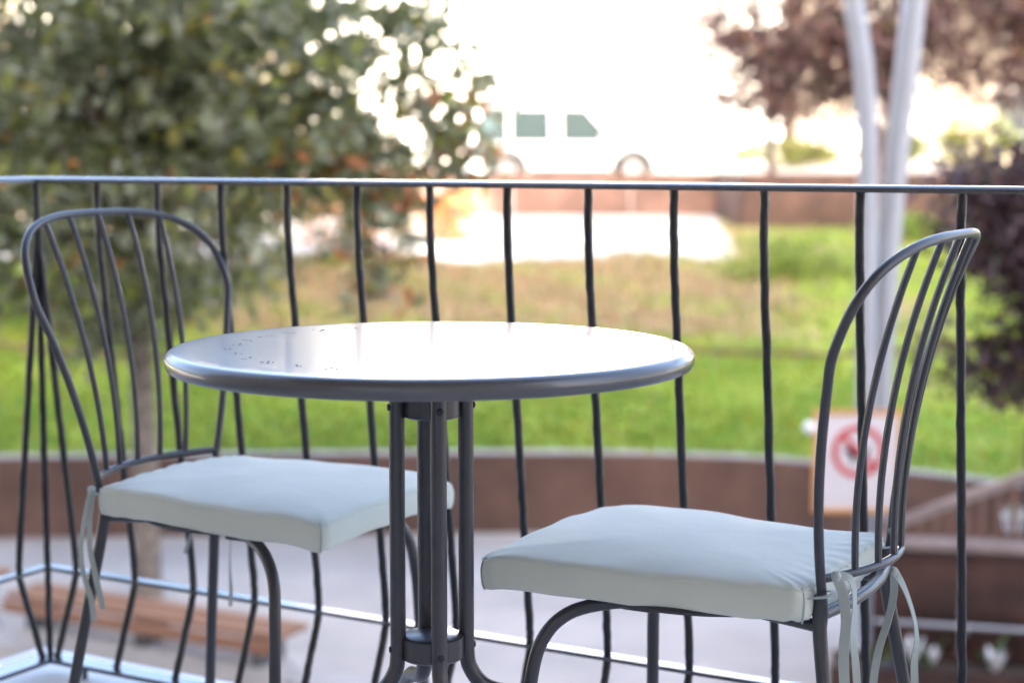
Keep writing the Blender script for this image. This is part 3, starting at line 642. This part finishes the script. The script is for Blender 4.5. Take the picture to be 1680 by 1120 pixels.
def bar_mesh(k, diag=1.0):
    random.seed(k); pts = []
    for j in range(len(BP)-1):
        for s in range(3):
            t = s/3; pts.append((0, (BP[j][0]*(1-t)+BP[j+1][0]*t)*diag+random.uniform(-.0004, .0004), BP[j][1]*(1-t)+BP[j+1][1]*t))
    pts.append((0, BP[-1][0]*diag, BP[-1][1]))
    pts = [(x+random.uniform(-.0004, .0004), y, z) for x, y, z in pts]
    return MB().tube(pts, .0061, 10, jit=.07).mesh('baluster', M_RAIL)
bars = [bar_mesh(k) for k in range(4)]; bdiag = bar_mesh(9, math.sqrt(2))
link('baluster', bars[0], RAIL_G, R(0, 0, 0), TH); link('baluster', bars[1], RAIL_G, R(0, 0, 0), TH+math.pi/2); link('baluster', bdiag, RAIL_G, R(0, 0, 0), TH+math.pi/4)
for i in range(22): link('baluster', bars[i % 4], RAIL_G, R(S0+S_*i, 0, 0), TH)
k = 1
while -S_*k > FAC+.1: link('baluster', bars[k % 4], RAIL_G, R(0, -S_*k, 0), TH+math.pi/2); k += 1
st = MB().tube([(0, 0, .008), (0, 0, ZB-.002)], .006, 8).mesh('stud', M_RAILTOP)
for t_ in (.065, 1.1, 2.2): link('stud', st, RAIL_G, R(t_, BO, 0))
for t_ in (.6, 1.7): link('stud', st, RAIL_G, R(-BO, -t_, 0))

# own house behind the camera: it shades the balcony and the garden
root = thing('house', 'cream house behind the balcony', 'house', R(0, FAC, 0), TH)
DX = (Vector((0, 0, 0))-R(0, FAC, 0)).dot(D2)             # door opening beside the camera
def shade(G):                                              # where the sun ray to G leaves the facade plane: (along, height)
    A = R(0, FAC, 0); k = (Vector(G)-A).dot(N2)/Vector((tx_, ty_, 0)).dot(N2)
    P = Vector(G)-Vector((tx_, ty_, 0))*k; return (P-A).dot(D2), G[2]+k*math.tan(SUN_EL)
SPLIT = shade((3.75, 28, -.7))[0]; LOW = shade((0, 26.45, -.70))[1]; HIGH = shade((8, 37, 4.6))[1]; LOWL = shade((-7, 26.0, -.72))[1]
def wallbox(mb, x0, x1, z0, z1, y0=-9.0, y1=0): mb.box(((x0+x1)/2, (y0+y1)/2, (z0+z1)/2), (x1-x0, y1-y0, z1-z0))
mb = MB(); wallbox(mb, -12, DX-1.3, PLAZA_Z-.4, LOW); wallbox(mb, DX+1.3, SPLIT, PLAZA_Z-.4, LOW); wallbox(mb, DX-1.3, DX+1.3, 2.25, LOW); wallbox(mb, DX-1.3, DX+1.3, PLAZA_Z-.4, -.03); wallbox(mb, DX-1.3, DX+1.3, -.03, 2.25, -9, -.25)
mb.build('wall', M_STUCCO, root, smooth=False, merge=False)
mb = MB(); wallbox(mb, SPLIT+.003, 34, PLAZA_Z-.4, HIGH, -9, .002); mb.build('added_shade_tower', M_STUCCO, root, smooth=False, merge=False)  # unseen taller block added to shade the street's right side and plum trees
mb = MB(); wallbox(mb, DX-1.26, DX-.01, 0, 2.2, -.2, -.15); mb.build('balcony_door', M_WHITEWALL, root)
mb = MB(); wallbox(mb, DX+.01, DX+1.26, 0, 2.2, -.2, -.15); mb.build('balcony_door', M_WHITEWALL, root)

mb = MB(); wallbox(mb, -.15, LEN+.1, 2.62, 2.82, -.003, -FAC-.05); mb.build('added_shade_slab', M_STUCCO, root, smooth=False)  # unseen slab added overhead to cut the light on table and cushions

# ------------------------------------------------------------------ bistro table
TX, TY, TZ = -.0926, 1.9632, .71
root = thing('bistro_table', 'round slate-grey metal bistro table between the two chairs', 'table', (TX, TY, 0))
rim = [(0, TZ), (.10, TZ), (.20, TZ), (.27, TZ), (.288, TZ), (.2925, TZ-.0006), (.2960, TZ-.0022), (.2985, TZ-.0050), (.2998, TZ-.0085), (.3000, TZ-.0120), (.2992, TZ-.0165), (.2975, TZ-.0200), (.2945, TZ-.0215), (.2910, TZ-.0205), (.2890, TZ-.017), (.2880, TZ-.004), (.27, TZ-.0035), (0, TZ-.0035)]
MB().lathe(rim, (0, 0, 0), 160).build('tabletop', M_TOP, root)
mb = MB(); random.seed(5)
for i in range(31):                                        # rows of small punched marks, two to a place
    a = 2*math.pi*i/31+.05; r0 = .226
    for g_ in (-1, 1):
        for q in range(random.choice((2, 3, 3))):
            aa = a+g_*.021+random.uniform(-.009, .009); rr = r0+random.uniform(-.008, .008)
            w, h = random.uniform(.0008, .0024), random.uniform(.0006, .0013)
            c = Vector((rr*math.cos(aa), rr*math.sin(aa), TZ+.0004)); mb.box(c, (h, w, .0005), aa)
o = mb.build('punched_mark', M_HOLE, root, smooth=False, merge=False); o['kind'] = 'stuff'
MB().lathe([(.0, .628), (.030, .628), (.033, .630), (.033, .651), (.030, .653), (.0, .653)], (0, 0, 0), 40).build('collar', M_FRAME, root)
MB().lathe([(0, .688), (.085, .688), (.085, .692), (0, .692)], (0, 0, 0), 40).tube([(0, 0, .65), (0, 0, .69)], .02, 16).build('mounting_plate', M_FRAME, root)
MB().lathe([(0, .345), (.034, .345), (.0365, .347), (.0365, .371), (.034, .373), (0, .373)], (0, 0, 0), 40).build('lower_disc', M_FRAME, root)
lp = spline([(.0400, 0, .690), (.0405, 0, .56), (.0405, 0, .42), (.0410, 0, .352), (.0460, 0, .328), (.062, 0, .308), (.090, 0, .297), (.14, 0, .283), (.19, 0, .245), (.222, 0, .175), (.236, 0, .09), (.242, 0, .0095)], 6)
lm = MB().tube(lp, .0092, 14).mesh('leg', M_FRAME)
sc1 = MB().lathe([(0, .0012), (.003, .0012), (.0042, 0), (.0042, -.002), (0, -.002)], (0, 0, 0), 12); Mx = Matrix.Rotation(math.pi/2, 3, 'Y'); sc1.v = [tuple(Mx @ Vector(p)) for p in sc1.v]; scm = sc1.mesh('screw', M_DARK)
ft = MB().lathe([(0, 0), (.012, 0), (.013, .004), (.012, .012), (0, .012)], (0, 0, 0), 16).mesh('foot', M_DARK)
for k in range(4):
    a = math.radians(-76+90*k); l = link('leg', lm, root, (0, 0, 0), a)
    for z in (.641, .358): link('screw', scm, l, (.0500, 0, z))
    link('foot', ft, l, (.242, 0, .0))

# ------------------------------------------------------------------ chairs
WP, W1, W2, W3, W4 = .1269, .8726, .2164, .6574, .5746; Z2, ZTOP, ZBASE = .7172, .8398, .43
def back_x(z, y): h = z-ZBASE; return .0005-.0017*h-.5805*h*h-.0235*(1-(y/.2)**2)
def hoop_pts():
    p = []
    for i in range(16):
        z = ZBASE+(Z2-ZBASE)*i/16; t = i/16; p.append((WP+(W2-WP)*(1-(1-t)**W1), z))
    for i in range(25):
        a = math.pi/2*i/24; p.append((W2*max(0, math.cos(a))**W3, Z2+(ZTOP-Z2)*math.sin(a)**W4))
    p = p+[(-y, z) for y, z in p[::-1][1:]]
    return [Vector((back_x(z, y), y, z)) for y, z in p]
HP = hoop_pts()
def resample(P, n):
    d = [0]
    for a, b in zip(P, P[1:]): d.append(d[-1]+(b-a).length)
    o = []
    for k in range(n):
        s = d[-1]*k/(n-1); i = max(j for j in range(len(d)) if d[j] <= s+1e-9); i = min(i, len(P)-2)
        t = (s-d[i])/max(1e-9, d[i+1]-d[i]); o.append(P[i].lerp(P[i+1], t))
    return o
HPR = resample(HP, 110)
HPS = [HPR[0]]+[(HPR[i-1]+HPR[i]*2+HPR[i+1])/4 for i in range(1, 109)]+[HPR[-1]]
def top_at(y): return min(HPS[30:80], key=lambda p: abs(p.y-y))
m_hoop = MB().tube([Vector((-.012, WP, .405))]+HPS+[Vector((-.012, -WP, .405))], .0056, 12).mesh('back_frame', M_FRAME)
LRZ = .468
m_low = MB().tube([Vector((-.013-.042*(1-(y/.137)**2), y, LRZ)) for y in np.linspace(-.137, .137, 25)], .0052, 10).mesh('lower_back_rail', M_FRAME)
def spoke_mesh(yb, yt):
    b = Vector((-.013-.042*(1-(yb/.137)**2), yb, LRZ)); t = top_at(yt); n = 22; P = []
    for i in range(n+1):
        k = i/n; z = b.z+(t.z-b.z)*k; y = yb+(yt-yb)*k
        ex = back_x(z, y); e0 = back_x(b.z, yb); e1 = back_x(t.z, yt)
        P.append(Vector((ex+(b.x-e0)*(1-k)+(t.x-e1)*k, y, z)))
    return MB().tube(P, .0042, 9).mesh('spoke', M_FRAME)
m_sp = [spoke_mesh(a, b) for a, b in zip((-.090, -.046, 0, .046, .090), (-.127, -.065, 0, .065, .127))]
def rear_leg(s): return MB().tube(spline([(-.010, s*.128, .448), (-.011, s*.1295, .40), (-.030, s*.146, .28), (-.052, s*.164, .14), (-.073, s*.182, .006)], 5), .0082, 12).mesh('rear_leg', M_FRAME)
def front_leg(s): return MB().tube(spline([(.205, s*.110, .409), (.245, s*.128, .407), (.286, s*.152, .395), (.312, s*.168, .364), (.322, s*.180, .31), (.326, s*.188, .20), (.333, s*.196, .006)], 6), .0082, 12).mesh('front_leg', M_FRAME)
m_rl = {s: rear_leg(s) for s in (-1, 1)}; m_fl = {s: front_leg(s) for s in (-1, 1)}
m_sf = MB().tube(spline([(-.010, .128, .412), (.04, .118, .414), (.12, .095, .413), (.205, .105, .409)], 6), .0075, 10).tube(spline([(-.010, -.128, .412), (.04, -.118, .414), (.12, -.095, .413), (.205, -.105, .409)], 6), .0075, 10).tube([(-.010, -.128, .425), (-.022, -.06, .425), (-.025, 0, .425), (-.022, .06, .425), (-.010, .128, .425)], .0072, 10).mesh('seat_frame', M_FRAME)
m_plate = MB().lathe([(0, .4225), (.155, .4225), (.164, .4215), (.168, .418), (.167, .4145), (.162, .414), (.152, .418), (0, .418)], (.168, 0, 0), 64).mesh('seat_plate', M_FRAME)
m_br = MB().box((0, 0, 0), (.036, .018, .012)).mesh('bracket', M_FRAME, bevel=.003)
m_cap = MB().lathe([(0, 0), (.0095, 0), (.0102, .004), (.0095, .014), (0, .014)], (0, 0, 0), 16).mesh('foot_cap', M_DARK)
def chair(label, loc, rz):
    t = thing('bistro_chair', label, 'chair', (*loc, 0), rz, 'bistro chairs at the round table')
    link('back_frame', m_hoop, t); link('lower_back_rail', m_low, t)
    for m in m_sp: link('spoke', m, t)
    for s in (1, -1):
        l = link('rear_leg', m_rl[s], t); link('foot_cap', m_cap, l, (-.073, s*.182, 0))
        l = link('front_leg', m_fl[s], t); link('foot_cap', m_cap, l, (.333, s*.196, 0))
        link('bracket', m_br, t, (.215, s*.112, .4045))
    link('seat_frame', m_sf, t); link('seat_plate', m_plate, t)
    return t
LPOS, LRZ_ = (-.5145, 2.5404), -.4846; RPOS, RRZ_ = (.3901, 1.9724), 2.6496
chair('slate-grey metal chair with fan-spoked hoop back left of the table', LPOS, LRZ_)
chair('slate-grey metal chair seen from the side at the right of the table', RPOS, RRZ_)

# cushions
def cushion_mesh(seed, sag):
    r = np.random.default_rng(seed); D, wf, wb, rc = .397, .178, .157, .024
    cs = [(-.004, -wb), (D, -wf), (D, wf), (-.004, wb)]; out = []; cidx = []
    n = len(cs)
    for i in range(n):
        p = Vector(cs[i]); a = (Vector(cs[i-1])-p).normalized(); b = (Vector(cs[(i+1)%n])-p).normalized()
        ss, ee = p+a*rc, p+b*rc
        for k in range(9):
            t = k/8; out.append(ss*(1-t)**2+p*2*t*(1-t)+ee*t*t)
        cidx.append(len(out)-5)
        q = Vector(cs[(i+1)%n])+(p-Vector(cs[(i+1)%n])).normalized()*rc
        for k in range(1, 26): out.append(ee.lerp(q, k/26))
    C = Vector((D*.5, 0)); zb, zt = .4235, .4600
    prof = [(.0, zb), (.45, zb), (.82, zb-.001), (.955, zb-.006), (.988, zb-.0045), (.999, zb+.002), (1.004, zb+.011), (1.006, (zb+zt)/2+.002), (1.003, zt-.011), (.994, zt-.0055), (.980, zt-.0018), (.955, zt), (.90, zt+.0018), (.80, zt+.0045), (.65, zt+.0075), (.45, zt+.010), (.22, zt+.0115), (.0, zt+.012)]
    V = []; N = len(out)
    for k, z in prof:
        for i, q in enumerate(out):
            w = q-C; p = C+w*k
            e = max(0, k-.8)/.2
            f = max(0, (p.x-.30)/.09)
            dz = -sag*f*f*(abs(p.y)/.17)**2 - .004*e*math.sin(i*.23+seed)*.5
            wr = .0022*e*math.sin(i*1.9+seed)*math.exp(-((p.x-.02)/.05)**2)+.0010*e*math.sin(i*.71+2*seed)
            dz += .0015*math.sin(17*p.x+9*p.y+seed)*min(1, k*1.2)+wr
            if p.x < .03: dz += .004*math.cos(p.y/.157*math.pi*.5)*e
            bul = .0014*math.sin(i*.33+seed)*e
            V.append((p.x+w.normalized().x*bul, p.y+w.normalized().y*bul, z+dz))
    m = len(prof); Fc = [(j*N+i, j*N+(i+1)%N, (j+1)*N+(i+1)%N, (j+1)*N+i) for j in range(m-1) for i in range(N)]
    mb = MB().add(V, Fc); seams = []
    for ci in cidx:
        seams.append([Vector(V[j*N+ci])*1.0 for j in range(4, 11)])
    edge = {z: [Vector(V[j*N+i]) for i in range(N)] for z, j in (('top', 9), ('bot', 5))}
    return mb, seams, edge, C
def ribbon(pts, w, th=.0007, twist=0.0, face=Vector((0, -1, 0))):
    P = spline(pts, 7); n = len(P); V = []
    for i in range(n):
        t = (P[min(i+1, n-1)]-P[max(0, i-1)]).normalized(); s = t.cross(face)
        s = s.normalized() if s.length > 1e-3 else Vector((1, 0, 0))
        s = Matrix.Rotation(twist*math.sin(i/n*4.2)+twist*.4, 3, t) @ s; nn = t.cross(s)
        for a, b in ((-1, -1), (1, -1), (1, 1), (-1, 1)): V.append(P[i]+s*w/2*a+nn*th*b)
    F = [(4*i+k, 4*i+(k+1)%4, 4*i+4+(k+1)%4, 4*i+4+k) for i in range(n-1) for k in range(4)]+[(3, 2, 1, 0), tuple(4*n-4+k for k in range(4))]
    return MB().add(V, F)
def cushion(label, loc, rz, seed, sag, ties):
    t = thing('seat_cushion', label, 'cushion', (*loc, 0), rz, 'seat cushions')
    mb, seams, edge, C = cushion_mesh(seed, sag)
    b = mb.build('pad', M_CUSH, t)
    md = b.modifiers.new('smooth', 'SUBSURF'); md.levels = 1; md.render_levels = 1
    for s in seams: MB().tube([p+(p.xy-C).to_3d().normalized()*.0003 for p in s], .0010, 6).build('corner_seam', M_SEAM, b)
    e = edge['top']; MB().tube([p+(p.xy-C).to_3d().normalized()*.0002 for p in e+[e[0]]], .0011, 6, cap=False).build('edge_seam', M_CUSH, b)
    Mi = (Matrix.Translation((*loc, 0)) @ Matrix.Rotation(rz, 4, 'Z')).inverted()
    for s in (-1, 1):                                       # loop round each rear post and its knot
        c = Vector((-.013, s*.131, .449)); q = [Vector((.012, s*.140, .444)), Vector((-.002, s*.146, .447)), Vector((-.020, s*.143, .450)), Vector((-.026, s*.130, .452)), Vector((-.016, s*.119, .451)), Vector((.010, s*.122, .446))]
        ribbon(q, .0075, .0006, 0, Vector((0, 0, 1))).build('tie_loop', M_TIE, t)
    for k, (px, y, w, tw) in enumerate(ties):
        P = [Mi @ (at(u, v, yy) if True else None) for (u, v), yy in zip(px, (y if isinstance(y, list) else [y]*len(px)))]
        ribbon(P, w, .0006, tw, (Mi.to_3x3() @ Vector((0, -1, 0)))).build('tie', M_TIE, t)
        if k % 2 == 0: MB().lathe([(0, .006), (.004, .005), (.006, .0), (.004, -.005), (0, -.006)], P[0], 10).build('knot', M_TIE, t)
    return t
def wpt(loc, rz, p): return Matrix.Translation((*loc, 0)) @ Matrix.Rotation(rz, 4, 'Z') @ Vector(p)
yLn = wpt(LPOS, LRZ_, (-.03, -.14, .45)).y; yLf = wpt(LPOS, LRZ_, (-.03, .14, .45)).y
yRn = wpt(RPOS, RRZ_, (-.03, .14, .45)).y; yRf = wpt(RPOS, RRZ_, (-.03, -.14, .45)).y
cushion('pale mint seat cushion on the left chair', LPOS, LRZ_, 2, .011, [
    ([(150, 803), (139, 850), (133, 900), (137, 940), (150, 985), (154, 1018)], yLn-.02, .0085, .5),
    ([(152, 806), (147, 850), (148, 900), (157, 945), (164, 975), (169, 998)], yLn-.02, .0085, -.6),
    ([(372, 790), (379, 860), (377, 920), (379, 965), (378, 994)], yLf, .006, .9),
    ([(330, 800), (318, 860), (311, 885), (304, 907)], yLf+.02, .006, .2)])
cushion('pale mint seat cushion on the right chair', RPOS, RRZ_, 5, .004, [
    ([(1372, 944), (1383, 975), (1388, 1020), (1384, 1070), (1386, 1130), (1390, 1190)], yRn, .0115, .35),
    ([(1374, 942), (1396, 950), (1402, 985), (1399, 1040), (1404, 1090), (1410, 1180)], yRn, .0085, -.6),
    ([(1466, 937), (1466, 975), (1456, 1020), (1443, 1060), (1434, 1110), (1430, 1180)], yRf-.01, .0095, .5),
    ([(1468, 936), (1484, 965), (1499, 1010), (1504, 1050), (1500, 1090), (1503, 1170)], yRf-.01, .0095, -.7)])
